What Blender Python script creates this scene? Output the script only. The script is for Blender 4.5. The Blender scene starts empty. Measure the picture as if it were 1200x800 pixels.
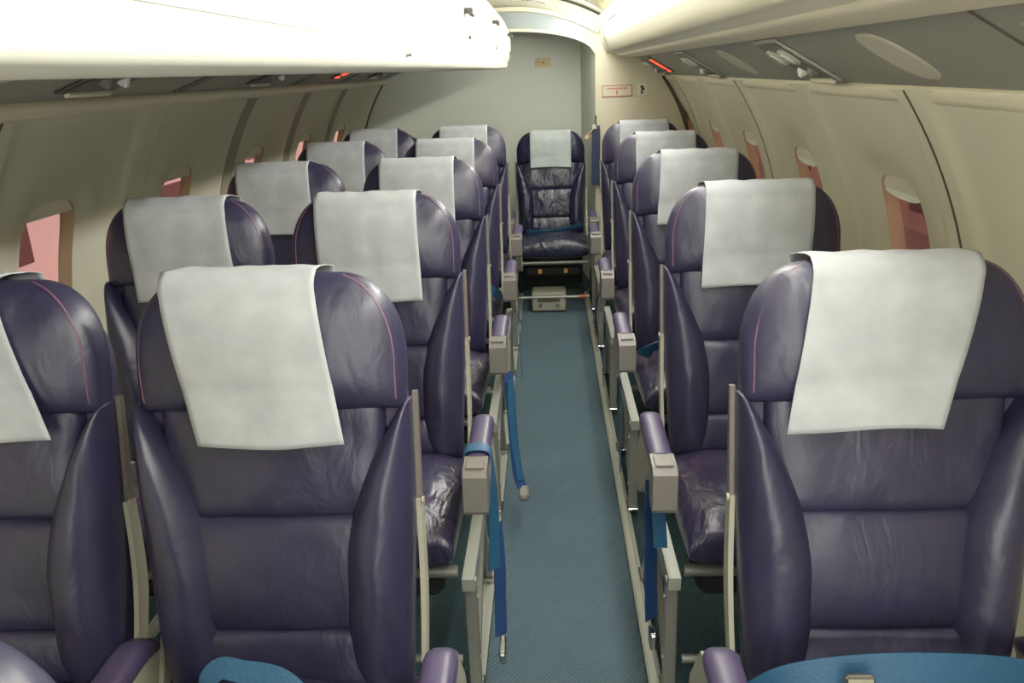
import bpy, math, random
from math import sin, cos, pi, sqrt, radians
from mathutils import Vector, Matrix, noise
random.seed(7)
SC = bpy.context.scene
COL = SC.collection

# ------------------------------------------------------------------ materials
def lin(c):
    return tuple(((v/255)/12.92 if v/255 <= .04045 else ((v/255+.055)/1.055)**2.4) for v in c) + (1,)

def mat(name, rgb, rough=.5, metal=0., spec=.5, bump=0., bscale=40., var=0., vscale=6., emit=None, estr=0., trans=0.):
    m = bpy.data.materials.new(name); m.use_nodes = True
    nt = m.node_tree; n = nt.nodes; l = nt.links
    b = n['Principled BSDF']
    b.inputs['Base Color'].default_value = lin(rgb)
    b.inputs['Roughness'].default_value = rough
    b.inputs['Metallic'].default_value = metal
    b.inputs['Specular IOR Level'].default_value = spec
    if trans: b.inputs['Transmission Weight'].default_value = trans
    if emit:
        b.inputs['Emission Color'].default_value = lin(emit); b.inputs['Emission Strength'].default_value = estr
    tc = n.new('ShaderNodeTexCoord')
    if bump:
        no = n.new('ShaderNodeTexNoise'); no.inputs['Scale'].default_value = bscale; no.inputs['Detail'].default_value = 4
        bp = n.new('ShaderNodeBump'); bp.inputs['Strength'].default_value = bump; bp.inputs['Distance'].default_value = .004
        l.new(tc.outputs['Object'], no.inputs['Vector']); l.new(no.outputs['Fac'], bp.inputs['Height']); l.new(bp.outputs['Normal'], b.inputs['Normal'])
    if var:
        no = n.new('ShaderNodeTexNoise'); no.inputs['Scale'].default_value = vscale; no.inputs['Detail'].default_value = 3
        rp = n.new('ShaderNodeValToRGB')
        rp.color_ramp.elements[0].position = .35; rp.color_ramp.elements[1].position = .68
        c = lin(rgb)
        rp.color_ramp.elements[0].color = tuple(v*(1-var) for v in c[:3])+(1,)
        rp.color_ramp.elements[1].color = tuple(min(1, v*(1+var*.6)) for v in c[:3])+(1,)
        l.new(tc.outputs['Object'], no.inputs['Vector']); l.new(no.outputs['Fac'], rp.inputs['Fac']); l.new(rp.outputs['Color'], b.inputs['Base Color'])
    return m

def leather(name, rgb, worn, wear, rough=.4, wrinkle=.35, wscale=9.):
    m = mat(name, rgb, rough, spec=.55)
    nt = m.node_tree; n = nt.nodes; l = nt.links; b = n['Principled BSDF']
    tc = [x for x in n if x.type == 'TEX_COORD'][0]
    # large soft tone change
    n1 = n.new('ShaderNodeTexNoise'); n1.inputs['Scale'].default_value = 7; n1.inputs['Detail'].default_value = 4
    r1 = n.new('ShaderNodeValToRGB'); c = lin(rgb)
    r1.color_ramp.elements[0].position = .3; r1.color_ramp.elements[1].position = .75
    r1.color_ramp.elements[0].color = tuple(v*.8 for v in c[:3])+(1,); r1.color_ramp.elements[1].color = tuple(v*1.25 for v in c[:3])+(1,)
    # thin scratch lines from warped voronoi edges, masked into patches
    nw = n.new('ShaderNodeTexNoise'); nw.inputs['Scale'].default_value = 5; nw.inputs['Detail'].default_value = 2
    mx = n.new('ShaderNodeMix'); mx.data_type = 'VECTOR'; mx.inputs['Factor'].default_value = .16
    vo = n.new('ShaderNodeTexVoronoi'); vo.feature = 'DISTANCE_TO_EDGE'; vo.inputs['Scale'].default_value = 13
    r2 = n.new('ShaderNodeValToRGB'); r2.color_ramp.elements[0].position = 0; r2.color_ramp.elements[1].position = .014
    r2.color_ramp.elements[0].color = (1, 1, 1, 1); r2.color_ramp.elements[1].color = (0, 0, 0, 1)
    nm = n.new('ShaderNodeTexNoise'); nm.inputs['Scale'].default_value = 4.2; nm.inputs['Detail'].default_value = 5
    r3 = n.new('ShaderNodeValToRGB'); r3.color_ramp.elements[0].position = .54; r3.color_ramp.elements[1].position = .66
    mul = n.new('ShaderNodeMath'); mul.operation = 'MULTIPLY'
    mul2 = n.new('ShaderNodeMath'); mul2.operation = 'MULTIPLY'; mul2.inputs[1].default_value = wear
    mix = n.new('ShaderNodeMix'); mix.data_type = 'RGBA'
    mix.inputs['B'].default_value = lin(worn)
    l.new(tc.outputs['Object'], n1.inputs['Vector']); l.new(n1.outputs['Fac'], r1.inputs['Fac'])
    l.new(tc.outputs['Object'], nw.inputs['Vector']); l.new(tc.outputs['Object'], mx.inputs['A']); l.new(nw.outputs['Color'], mx.inputs['B'])
    l.new(mx.outputs['Result'], vo.inputs['Vector']); l.new(vo.outputs['Distance'], r2.inputs['Fac'])
    l.new(tc.outputs['Object'], nm.inputs['Vector']); l.new(nm.outputs['Fac'], r3.inputs['Fac'])
    l.new(r2.outputs['Color'], mul.inputs[0]); l.new(r3.outputs['Color'], mul.inputs[1]); l.new(mul.outputs[0], mul2.inputs[0])
    l.new(mul2.outputs[0], mix.inputs['Factor']); l.new(r1.outputs['Color'], mix.inputs['A']); l.new(mix.outputs['Result'], b.inputs['Base Color'])
    # bump: soft wrinkles + grain
    nb = n.new('ShaderNodeTexNoise'); nb.inputs['Scale'].default_value = wscale; nb.inputs['Detail'].default_value = 3.2; nb.inputs['Distortion'].default_value = 1.2
    mpb = n.new('ShaderNodeMapping'); mpb.inputs['Scale'].default_value = (1.5, 1, .8)
    ng = n.new('ShaderNodeTexNoise'); ng.inputs['Scale'].default_value = 260; ng.inputs['Detail'].default_value = 2
    bp = n.new('ShaderNodeBump'); bp.inputs['Strength'].default_value = wrinkle; bp.inputs['Distance'].default_value = .012
    bg = n.new('ShaderNodeBump'); bg.inputs['Strength'].default_value = .12; bg.inputs['Distance'].default_value = .001
    l.new(tc.outputs['Object'], mpb.inputs['Vector']); l.new(mpb.outputs['Vector'], nb.inputs['Vector']); l.new(tc.outputs['Object'], ng.inputs['Vector'])
    l.new(nb.outputs['Fac'], bp.inputs['Height']); l.new(ng.outputs['Fac'], bg.inputs['Height'])
    l.new(bp.outputs['Normal'], bg.inputs['Normal']); l.new(bg.outputs['Normal'], b.inputs['Normal'])
    return m

M = {}
M['leather'] = leather('purple_leather', (36, 34, 59), (104, 76, 98), .3, .38, .32)
M['leather_worn'] = leather('worn_purple_leather', (41, 36, 60), (156, 94, 94), .75, .33, .6, 12)
M['navy'] = leather('navy_leather', (22, 24, 46), (90, 90, 120), .2, .3, .8, 11)
M['arm_leather'] = leather('armrest_leather', (66, 56, 86), (132, 84, 92), .4, .4, .1)
M['piping'] = mat('worn_red_piping', (104, 66, 88), .5)
M['cover'] = mat('paper_cover', (176, 179, 181), .9, spec=.1, bump=.3, bscale=22, var=.13, vscale=16)
M['cover_shaded'] = mat('shaded_paper_cover', (164, 172, 170), .9, spec=.1, bump=.3, bscale=22, var=.13, vscale=16)  # same white cover, with the rear row's shade put into the colour
M['shell'] = mat('seat_shell', (52, 44, 72), .5, bump=.1)
M['taupe'] = mat('taupe_plastic', (92, 84, 78), .45)
M['cream_plastic'] = mat('cream_plastic', (156, 152, 134), .45)
M['cap'] = mat('grey_cap', (110, 105, 98), .42)
M['metal'] = mat('brushed_metal', (138, 138, 130), .38, metal=.55)
M['steel'] = mat('steel', (190, 188, 182), .22, metal=1)
M['rail'] = mat('painted_rail', (148, 150, 138), .4, metal=.15)
M['black'] = mat('black_fabric', (14, 14, 16), .8)
M['yellow'] = mat('yellow_tab', (196, 150, 60), .7)
M['belt'] = mat('blue_belt', (26, 76, 110), .55, bump=.3, bscale=180)
M['belt_dark'] = mat('dark_blue_belt', (20, 52, 98), .55, bump=.3, bscale=180)
M['belt_navy'] = mat('navy_belt', (22, 38, 70), .6)
M['wall'] = mat('cream_wall', (202, 198, 174), .55, spec=.3, var=.05, vscale=3)
M['wallgreen'] = mat('bulkhead_panel', (206, 210, 196), .6, spec=.25, bump=.06, bscale=200)
M['bulk'] = mat('cream_bulkhead', (206, 200, 172), .6, spec=.25)
M['bin'] = mat('white_bin', (232, 231, 214), .42, spec=.4)
M['bulge'] = mat('white_ceiling_panel', (216, 212, 190), .5, spec=.3)
M['psu'] = mat('service_panel', (134, 133, 122), .55, bump=.05, bscale=250)
M['bead'] = mat('cream_bead', (210, 202, 176), .4)
M['groove'] = mat('dark_groove', (70, 64, 52), .8)
M['oval'] = mat('oval_speaker', (188, 183, 164), .6)
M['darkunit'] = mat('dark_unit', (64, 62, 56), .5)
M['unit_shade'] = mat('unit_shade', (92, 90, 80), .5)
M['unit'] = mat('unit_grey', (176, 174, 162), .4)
M['lens'] = mat('lens', (220, 222, 216), .15, spec=.8)
M['redlit'] = mat('lit_red_sign', (255, 80, 60), .5, emit=(255, 60, 40), estr=2.2)
M['redoff'] = mat('red_mark', (196, 84, 60), .6)
M['paper'] = mat('white_placard', (226, 220, 204), .6)
M['tan'] = mat('tan_placard', (190, 172, 120), .5)
M['diffuser'] = mat('light_diffuser', (255, 255, 240), .5, emit=(255, 253, 242), estr=32)
M['header'] = mat('header_panel', (176, 174, 156), .6)
M['band'] = mat('header_glass', (140, 150, 150), .35)
M['strip_dark'] = mat('wall_strip_dark', (140, 134, 114), .6)
M['brown_reveal'] = mat('window_reveal', (196, 156, 128), .35)
M['gold_reveal'] = mat('window_reveal_tan', (150, 132, 96), .4)
M['shade'] = mat('window_shade', (240, 240, 218), .5)
M['cardboard'] = mat('grey_box', (150, 148, 130), .6)

def carpet(name, rgb, ribs=True):
    m = mat(name, rgb, .95, spec=.1)
    nt = m.node_tree; n = nt.nodes; l = nt.links; b = n['Principled BSDF']
    tc = [x for x in n if x.type == 'TEX_COORD'][0]
    mp = n.new('ShaderNodeMapping'); mp.inputs['Rotation'].default_value = (0, 0, radians(38))
    w = n.new('ShaderNodeTexWave'); w.inputs['Scale'].default_value = 34; w.inputs['Distortion'].default_value = 1.2
    w.inputs['Detail'].default_value = 2; w.inputs['Detail Scale'].default_value = 6
    no = n.new('ShaderNodeTexNoise'); no.inputs['Scale'].default_value = 3.5; no.inputs['Detail'].default_value = 6
    sp = n.new('ShaderNodeTexNoise'); sp.inputs['Scale'].default_value = 240
    c = lin(rgb)
    mix = n.new('ShaderNodeMix'); mix.data_type = 'RGBA'
    mix.inputs['A'].default_value = tuple(v*.74 for v in c[:3])+(1,); mix.inputs['B'].default_value = tuple(v*1.25 for v in c[:3])+(1,)
    mm = n.new('ShaderNodeMath'); mm.operation = 'MULTIPLY_ADD'; mm.inputs[1].default_value = .42
    m2 = n.new('ShaderNodeMath'); m2.operation = 'MULTIPLY_ADD'; m2.inputs[1].default_value = .7
    l.new(tc.outputs['Object'], mp.inputs['Vector']); l.new(mp.outputs['Vector'], w.inputs['Vector'])
    l.new(tc.outputs['Object'], no.inputs['Vector']); l.new(tc.outputs['Object'], sp.inputs['Vector'])
    l.new(w.outputs['Fac'], mm.inputs[0]); l.new(no.outputs['Fac'], m2.inputs[0]); m2.inputs[2].default_value = -.1
    l.new(m2.outputs[0], mm.inputs[2]); l.new(mm.outputs[0], mix.inputs['Factor']); l.new(mix.outputs['Result'], b.inputs['Base Color'])
    bp = n.new('ShaderNodeBump'); bp.inputs['Strength'].default_value = .7; bp.inputs['Distance'].default_value = .004
    ad = n.new('ShaderNodeMath'); ad.operation = 'ADD'
    l.new(w.outputs['Fac'], ad.inputs[0]); l.new(sp.outputs['Fac'], ad.inputs[1]); l.new(ad.outputs[0], bp.inputs['Height']); l.new(bp.outputs['Normal'], b.inputs['Normal'])
    return m
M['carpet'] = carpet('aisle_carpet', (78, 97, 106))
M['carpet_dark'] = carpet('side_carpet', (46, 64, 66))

def pane_mat():
    m = bpy.data.materials.new('tinted_pane'); m.use_nodes = True
    nt = m.node_tree; n = nt.nodes; l = nt.links; n.remove(n['Principled BSDF'])
    tr = n.new('ShaderNodeBsdfTransparent'); tr.inputs['Color'].default_value = (1, .92, .90, 1)
    gl = n.new('ShaderNodeBsdfGlossy'); gl.inputs['Roughness'].default_value = .04; gl.inputs['Color'].default_value = (.9, .75, .72, 1)
    fr = n.new('ShaderNodeValue'); fr.outputs[0].default_value = .09
    mx = n.new('ShaderNodeMixShader')
    l.new(fr.outputs[0], mx.inputs[0]); l.new(tr.outputs[0], mx.inputs[1]); l.new(gl.outputs[0], mx.inputs[2]); l.new(mx.outputs[0], n['Material Output'].inputs['Surface'])
    return m
M['pane'] = pane_mat()

# ------------------------------------------------------------------ mesh helpers
class MB:
    def __init__(s): s.v = []; s.f = []
    def add(s, vs, fs):
        o = len(s.v); s.v += [tuple(v) for v in vs]; s.f += [tuple(i+o for i in f) for f in fs]; return s
    def box(s, c, d, rot=None, bev=0.):
        x, y, z = [k/2 for k in d]
        if bev <= 0:
            vs = [Vector((sx*x, sy*y, sz*z)) for sx in (-1, 1) for sy in (-1, 1) for sz in (-1, 1)]
            fs = [(0, 1, 3, 2), (4, 6, 7, 5), (0, 4, 5, 1), (2, 3, 7, 6), (0, 2, 6, 4), (1, 5, 7, 3)]
        else:
            # bevelled box: 24 verts
            b = min(bev, x, y, z)*.999; vs = []; idx = {}
            for sx in (-1, 1):
                for sy in (-1, 1):
                    for sz in (-1, 1):
                        for a in range(3):
                            p = [sx*(x-b), sy*(y-b), sz*(z-b)]; p[a] = (sx*x, sy*y, sz*z)[a]
                            idx[(sx, sy, sz, a)] = len(vs); vs.append(Vector(p))
            fs = []
            S = (-1, 1)
            for a in range(3):
                o1, o2 = [k for k in range(3) if k != a]
                for sg in S:
                    q = []
                    for t1, t2 in ((-1, -1), (1, -1), (1, 1), (-1, 1)):
                        k = [0, 0, 0]; k[a] = sg; k[o1] = t1; k[o2] = t2; q.append(idx[(*k, a)])
                    fs.append(q)
            for a in range(3):          # edges parallel to axis a
                o1, o2 = [k for k in range(3) if k != a]
                for t1 in S:
                    for t2 in S:
                        k0 = [0, 0, 0]; k0[o1] = t1; k0[o2] = t2; k1 = list(k0); k0[a] = -1; k1[a] = 1
                        fs.append([idx[(*k0, o1)], idx[(*k1, o1)], idx[(*k1, o2)], idx[(*k0, o2)]])
            for sx in S:
                for sy in S:
                    for sz in S: fs.append([idx[(sx, sy, sz, 0)], idx[(sx, sy, sz, 1)], idx[(sx, sy, sz, 2)]])
        R = rot if rot is not None else Matrix.Identity(3)
        c = Vector(c)
        return s.add([R @ v + c for v in vs], fs)
    def bar(s, a, b, w, h, up=(0, 0, 1), bev=0.):
        a = Vector(a); b = Vector(b); d = (b-a); L = d.length; y = d.normalized()
        x = y.cross(Vector(up)); x = x.normalized() if x.length > 1e-4 else Vector((1, 0, 0)); z = x.cross(y)
        R = Matrix((x, y, z)).transposed()
        return s.box((a+b)/2, (w, L, h), R, bev)
    def tube(s, pts, r, seg=10, cap=True):
        pts = [Vector(p) for p in pts]; n = len(pts); vs = []; prev = None
        for i, p in enumerate(pts):
            t = (pts[min(i+1, n-1)]-pts[max(i-1, 0)]).normalized()
            if prev is None:
                u = t.cross(Vector((0, 0, 1)));
                if u.length < 1e-3: u = t.cross(Vector((1, 0, 0)))
            else: u = prev-t*prev.dot(t)
            u.normalize(); prev = u; w = t.cross(u)
            rr = r[i] if isinstance(r, (list, tuple)) else r
            vs += [p+(u*cos(2*pi*k/seg)+w*sin(2*pi*k/seg))*rr for k in range(seg)]
        fs = [(i*seg+k, i*seg+(k+1) % seg, (i+1)*seg+(k+1) % seg, (i+1)*seg+k) for i in range(n-1) for k in range(seg)]
        if cap: fs += [tuple(range(seg))[::-1], tuple((n-1)*seg+k for k in range(seg))]
        return s.add(vs, fs)
    def disc(s, c, nrm, r, th, seg=24, r2=None, sx=1.):
        nrm = Vector(nrm).normalized(); u = nrm.orthogonal().normalized(); w = nrm.cross(u); c = Vector(c); r2 = r2 or r
        vs = [c+(u*cos(2*pi*k/seg)*sx+w*sin(2*pi*k/seg))*r for k in range(seg)]+[c+nrm*th+(u*cos(2*pi*k/seg)*sx+w*sin(2*pi*k/seg))*r2 for k in range(seg)]
        fs = [(k, (k+1) % seg, seg+(k+1) % seg, seg+k) for k in range(seg)]+[tuple(range(seg))[::-1], tuple(range(seg, 2*seg))]
        return s.add(vs, fs)
    def ribbon(s, pts, w, wd, th=.0022):
        """flat strap: pts centre line, wd width direction (vector or list)"""
        pts = catmull([Vector(p) for p in pts], 6); n = len(pts); vs = []
        if isinstance(wd[0], (int, float)): wds = [Vector(wd).normalized()]*n
        else:
            k = len(wd)-1; wds = []
            for i in range(n):
                t = i/(n-1)*k; j = min(int(t), k-1); wds.append((Vector(wd[j]).lerp(Vector(wd[j+1]), t-j)).normalized())
        for i, p in enumerate(pts):
            t = (pts[min(i+1, n-1)]-pts[max(i-1, 0)]).normalized(); d = (wds[i]-t*wds[i].dot(t)).normalized(); nn = t.cross(d)
            vs += [p-d*w/2-nn*th/2, p+d*w/2-nn*th/2, p+d*w/2+nn*th/2, p-d*w/2+nn*th/2]
        fs = [(i*4+k, i*4+(k+1) % 4, (i+1)*4+(k+1) % 4, (i+1)*4+k) for i in range(n-1) for k in range(4)]+[(3, 2, 1, 0), tuple((n-1)*4+k for k in range(4))]
        return s.add(vs, fs)
    def prism(s, poly, axis, a, b):
        """poly of 2D pts extruded along axis 0/1/2"""
        n = len(poly)
        def mk(p, t):
            q = list(p); q.insert(axis, t); return Vector(q)
        vs = [mk(p, a) for p in poly]+[mk(p, b) for p in poly]
        fs = [(k, (k+1) % n, n+(k+1) % n, n+k) for k in range(n)]+[tuple(range(n))[::-1], tuple(range(n, 2*n))]
        return s.add(vs, fs)
    def mesh(s, name, m, smooth=None, mtx=None):
        me = bpy.data.meshes.new(name)
        vs = [mtx @ Vector(v) for v in s.v] if mtx else s.v
        me.from_pydata(vs, [], s.f); me.update()
        import bmesh
        bm = bmesh.new(); bm.from_mesh(me); bmesh.ops.recalc_face_normals(bm, faces=bm.faces); bm.to_mesh(me); bm.free()
        me.materials.append(m)
        if smooth is not None:
            me.shade_smooth()
            if smooth < 180: me.set_sharp_from_angle(angle=radians(smooth))
        return me

def catmull(p, k):
    if len(p) < 3: return p
    out = []
    for i in range(len(p)-1):
        p0 = p[max(i-1, 0)]; p1 = p[i]; p2 = p[i+1]; p3 = p[min(i+2, len(p)-1)]
        for j in range(k):
            t = j/k
            out.append(.5*((2*p1)+(p2-p0)*t+(2*p0-5*p1+4*p2-p3)*t*t+(3*p1-p0-3*p2+p3)*t**3))
    return out+[p[-1]]

def link(name, me, parent=None, loc=None):
    o = bpy.data.objects.new(name, me); COL.objects.link(o)
    if parent: o.parent = parent
    if loc: o.location = loc
    return o
def part(name, mb, m, parent=None, smooth=40, mtx=None):
    return link(name, mb.mesh(name, M[m] if isinstance(m, str) else m, smooth, mtx), parent)
def tag(o, label=None, cat=None, group=None, kind=None):
    for k, v in (('label', label), ('category', cat), ('group', group), ('kind', kind)):
        if v: o[k] = v
    return o
def empty(name, loc, label=None, cat=None, group=None, kind=None):
    o = bpy.data.objects.new(name, None); COL.objects.link(o); o.location = loc; o.empty_display_size = .1
    return tag(o, label, cat, group, kind)
def struct(name, mb, m, parent=None, smooth=40):
    o = part(name, mb, m, parent, smooth)
    if not parent: o['kind'] = 'structure'
    return o

def pillow(xl, xr, z0, z1, front, back, nx=28, nz=36, p=3.2, depth=None, lump=0., seed=0, bulge=.35):
    """cushion: (x,z) region with left/right edges xl(t), xr(t); front/back thickness; front faces -y"""
    mb = MB()
    def sp(k, n): return sin(pi/2*(2*k/n-1))
    rows = []
    for side in (0, 1):
        g = []
        for j in range(nz+1):
            b = sp(j, nz); t = (b+1)/2; z = z0+(z1-z0)*t
            row = []
            for i in range(nx+1):
                a = sp(i, nx); sx = (a+1)/2
                x = xl(t)+(xr(t)-xl(t))*sx
                ea = max(0, 1-abs(a)**p)**(1/p); eb = max(0, 1-abs(b)**(p*1.3))**(1/(p*1.3))
                soft = (1-bulge)+bulge*(1-a*a)*(1-.6*b*b)
                H = front if side == 0 else back
                y = H*ea*eb*(soft if side == 0 else 1)
                if lump and side == 0 and ea*eb > 0:
                    y += lump*ea*eb*(noise.noise(Vector((x*9+seed, z*7, seed*.37)))+.5*noise.noise(Vector((x*22, z*15+seed, 3))))
                y = -y if side == 0 else y
                if depth: y += depth(x, z)
                row.append((x, y, z))
            g.append(row)
        rows.append(g)
    W = nx+1
    vs = [v for r in rows[0] for v in r]+[v for r in rows[1] for v in r]
    o = W*(nz+1)
    rim = lambda j, i: j in (0, nz) or i in (0, nx)
    def bi(j, i): return j*W+i if rim(j, i) else o+j*W+i
    fs = [(j*W+i, j*W+i+1, (j+1)*W+i+1, (j+1)*W+i) for j in range(nz) for i in range(nx)]
    fs += [(bi(j, i), bi(j+1, i), bi(j+1, i+1), bi(j, i+1)) for j in range(nz) for i in range(nx)]
    # compact
    used = sorted({k for f in fs for k in f}); mp = {k: n for n, k in enumerate(used)}
    mb.add([vs[k] for k in used], [tuple(mp[k] for k in f) for f in fs])
    return mb

# ------------------------------------------------------------------ cabin cross-section
CX, CZ, RR = -.21, .67, 1.10
YB, YN = 5.65, -1.30        # recessed rear wall, front end behind the camera
def wx(z):
    if z > CZ: return sqrt(max(0, RR*RR-(z-CZ)**2))
    return RR-.10*((CZ-z)/CZ)**2
BAYS = [(-1.30, -.56), (-.56, .15), (.15, .90), (.90, 1.65), (1.65, 2.37), (2.37, 3.13), (3.13, 3.88), (3.88, 4.61), (4.61, 5.65)]
WINY = [None, None, .50, 1.25, 1.99, 2.74, 3.50, 4.26, 5.02]
ZT = {-1: 1.325, 1: 1.30}
WC, WHW, WHH = .925, .118, .165
SEAMS = (.15, 1.65, 3.13, 4.61)

def relief(Y, z):
    d = min(abs(Y-b) for a in BAYS for b in a)
    rib = max(0, 1-(max(0, d-.055)/.035)) ; rib = rib*rib*(3-2*rib)
    return .012*rib
def wall_pt(side, Y, z, off=0.):
    return (CX+side*(wx(z)-off), Y, z)

def hole(phi):
    c, s = cos(phi), sin(phi); n = 4.2
    r = 1/((abs(c)/WHW)**n+(abs(s)/WHH)**n)**(1/n)
    return r*c, r*s
def build_wall(side):
    mb = MB(); zt = ZT[side]
    for (a, b), wy in zip(BAYS, WINY):
        if wy is None:
            nx, nz = 20, 26
            vs = [wall_pt(side, a+(b-a)*i/nx, zt*j/nz, relief(a+(b-a)*i/nx, 0)) for j in range(nz+1) for i in range(nx+1)]
            mb.add(vs, [(j*(nx+1)+i, j*(nx+1)+i+1, (j+1)*(nx+1)+i+1, (j+1)*(nx+1)+i) for j in range(nz) for i in range(nx)])
            continue
        cor = [math.atan2(zz-WC, yy-wy) for yy in (a, b) for zz in (0, zt)]
        ph = sorted([2*pi*k/112-pi for k in range(112)]+cor)
        K = 22; vs = []; n = len(ph)
        for k in range(K+1):
            t = (k/K)**1.25
            for p in ph:
                hx, hz = hole(p); c, s = cos(p), sin(p)
                ex = ((b-wy) if c > 0 else (a-wy))/c if abs(c) > 1e-9 else 1e9
                ez = ((zt-WC) if s > 0 else (0-WC))/s if abs(s) > 1e-9 else 1e9
                R = min(ex, ez); ox, oz = R*c, R*s
                X = wy+hx*(1-t)+ox*t; Z = WC+hz*(1-t)+oz*t
                dist = sqrt((X-wy-hx)**2+(Z-WC-hz)**2)
                dish = -.016*math.exp(-(dist/.05)**2)
                vs.append(wall_pt(side, X, Z, relief(X, Z)+dish))
        fs = [(k*n+i, k*n+(i+1) % n, (k+1)*n+(i+1) % n, (k+1)*n+i) for k in range(K) for i in range(n)]
        mb.add(vs, fs)
    return mb
walls = {}
for side, nm in ((-1, 'wall_left'), (1, 'wall_right')):
    walls[side] = struct(nm, build_wall(side), 'wall', smooth=60)
wn = 0
for side in (-1, 1):
    for wy in [w for w in WINY if w is not None]:
        wn += 1
        root = empty('window_%d' % wn, (0, 0, 0), kind='structure')
        n = 96; ring = [hole(2*pi*k/n) for k in range(n)]
        def rg(off, sc=1.): return [wall_pt(side, wy+h*sc, WC+v*sc, off) for h, v in ring]
        f = MB(); A = [rg(-.016), rg(-.045, .97), rg(-.05, .93)]
        f.add(sum(A, []), [(k*n+i, k*n+(i+1) % n, (k+1)*n+(i+1) % n, (k+1)*n+i) for k in range(2) for i in range(n)])
        part('window_frame', f, 'gold_reveal' if side < 0 else 'brown_reveal', root, 60)
        g = MB(); g.add(rg(-.049, .935), [tuple(range(n))]); part('pane', g, 'pane', root)
        # sliding shade, pushed up: shows as a lip at the head of the window
        s = MB(); zz = WC+WHH*.93; drop = .045 if side > 0 else .02
        pts = []
        m_ = 20
        for j in range(5):
            for i in range(m_+1):
                a = -1+2*i/m_; hh = WHW*.97*a
                top = WHH*.955*(max(0, 1-abs(a)**4.2))**(1/4.2)
                zb = WHH*.93-drop*(1-.35*abs(a)**3)
                z = max(zb, 0)+(max(top, zb+.001)-zb)*j/4
                if abs(a) == 1: z = WHH*.5
                pts.append(wall_pt(side, wy+hh, WC+z, -.022))
        s.add(pts, [(j*(m_+1)+i, j*(m_+1)+i+1, (j+1)*(m_+1)+i+1, (j+1)*(m_+1)+i) for j in range(4) for i in range(1, m_-1)])
        part('window_shade', s, 'shade' if side > 0 else 'wall', root)
# panel joints
tn = 0
for side in (-1, 1):
    for y in SEAMS:
        tn += 1
        mb = MB(); nz = 40
        vs = []
        for j in range(nz+1):
            z = ZT[side]*j/nz
            vs += [wall_pt(side, y-.0035, z, .0125), wall_pt(side, y+.0035, z, .0125), wall_pt(side, y+.0035, z, .0142), wall_pt(side, y-.0035, z, .0142)]
        mb.add(vs, [(j*4+k, j*4+(k+1) % 4, (j+1)*4+(k+1) % 4, (j+1)*4+k) for j in range(nz) for k in range(4)])
        struct('trim_%d' % tn, mb, 'groove')

for y in (3.13, 3.88, 4.61):  # dark reveal bands between the left wall panels
    tn += 1; mb = MB(); nz = 24; vs = []
    for j in range(nz+1):
        z = .86+(ZT[-1]-.02-.86)*j/nz
        for dy in (-.05, .05): vs += [wall_pt(-1, y+dy, z, .0125), wall_pt(-1, y+dy, z, .0145)]
    mb.add(vs, [(j*4+k, j*4+k2, (j+1)*4+k2, (j+1)*4+k) for j in range(nz) for k, k2 in ((1, 3), (0, 1), (3, 2))])
    struct('trim_%d' % tn, mb, 'strip_dark')

def extrude(pts, y0, y1, closed=False, thick=None, sub=6, ny=2):
    P = [Vector((p[0], 0, p[1])) for p in pts]
    if sub > 1: P = catmull(P, sub)
    mb = MB(); n = len(P)
    ys = [y0+(y1-y0)*k/(ny-1) for k in range(ny)]
    vs = [(p.x, y, p.z) for y in ys for p in P]
    m = n if closed else n-1
    fs = [(k*n+i, k*n+(i+1) % n, (k+1)*n+(i+1) % n, (k+1)*n+i) for k in range(ny-1) for i in range(m)]
    if closed: fs += [tuple(range(n)), tuple((ny-1)*n+i for i in range(n))[::-1]]
    return mb.add(vs, fs)

# floor
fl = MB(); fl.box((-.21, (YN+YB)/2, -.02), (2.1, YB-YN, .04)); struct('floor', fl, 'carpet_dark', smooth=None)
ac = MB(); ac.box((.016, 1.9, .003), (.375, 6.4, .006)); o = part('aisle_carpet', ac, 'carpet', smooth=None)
tag(o, 'blue-grey ribbed carpet runner along the aisle between the seat rails', 'carpet')
for k, x in enumerate((-.190, .222, -1.06, .80)):
    t = MB(); t.box((x, 1.85, .006), (.032, 6.3, .012)); t.box((x-.009, 1.85, .0145), (.007, 6.3, .005)); t.box((x+.009, 1.85, .0145), (.007, 6.3, .005))
    struct('trim_%d' % (tn+k+1), t, 'rail', smooth=None)
tn += 4
# ceiling: thin shell arc, closed sides above bins
cp = []
for k in range(61):
    th = radians(20+140*k/60); cp.append((CX+(RR+.02)*cos(th), CZ+(RR+.02)*sin(th)))
ce = extrude(cp, YN, YB, sub=1); struct('ceiling', ce, 'bulge', smooth=60)

# left bin side: rail bead, service panel
struct('trim_%d' % (tn+1), extrude([(-1.13, 1.30), (-1.10, 1.297), (-1.075, 1.303), (-1.064, 1.318), (-1.07, 1.335), (-1.10, 1.352)], YN, YB), 'bead', smooth=60)
struct('trim_%d' % (tn+2), extrude([(-1.075, 1.333), (-.74, 1.455)], YN, YB, sub=1), 'psu', smooth=None)
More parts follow.
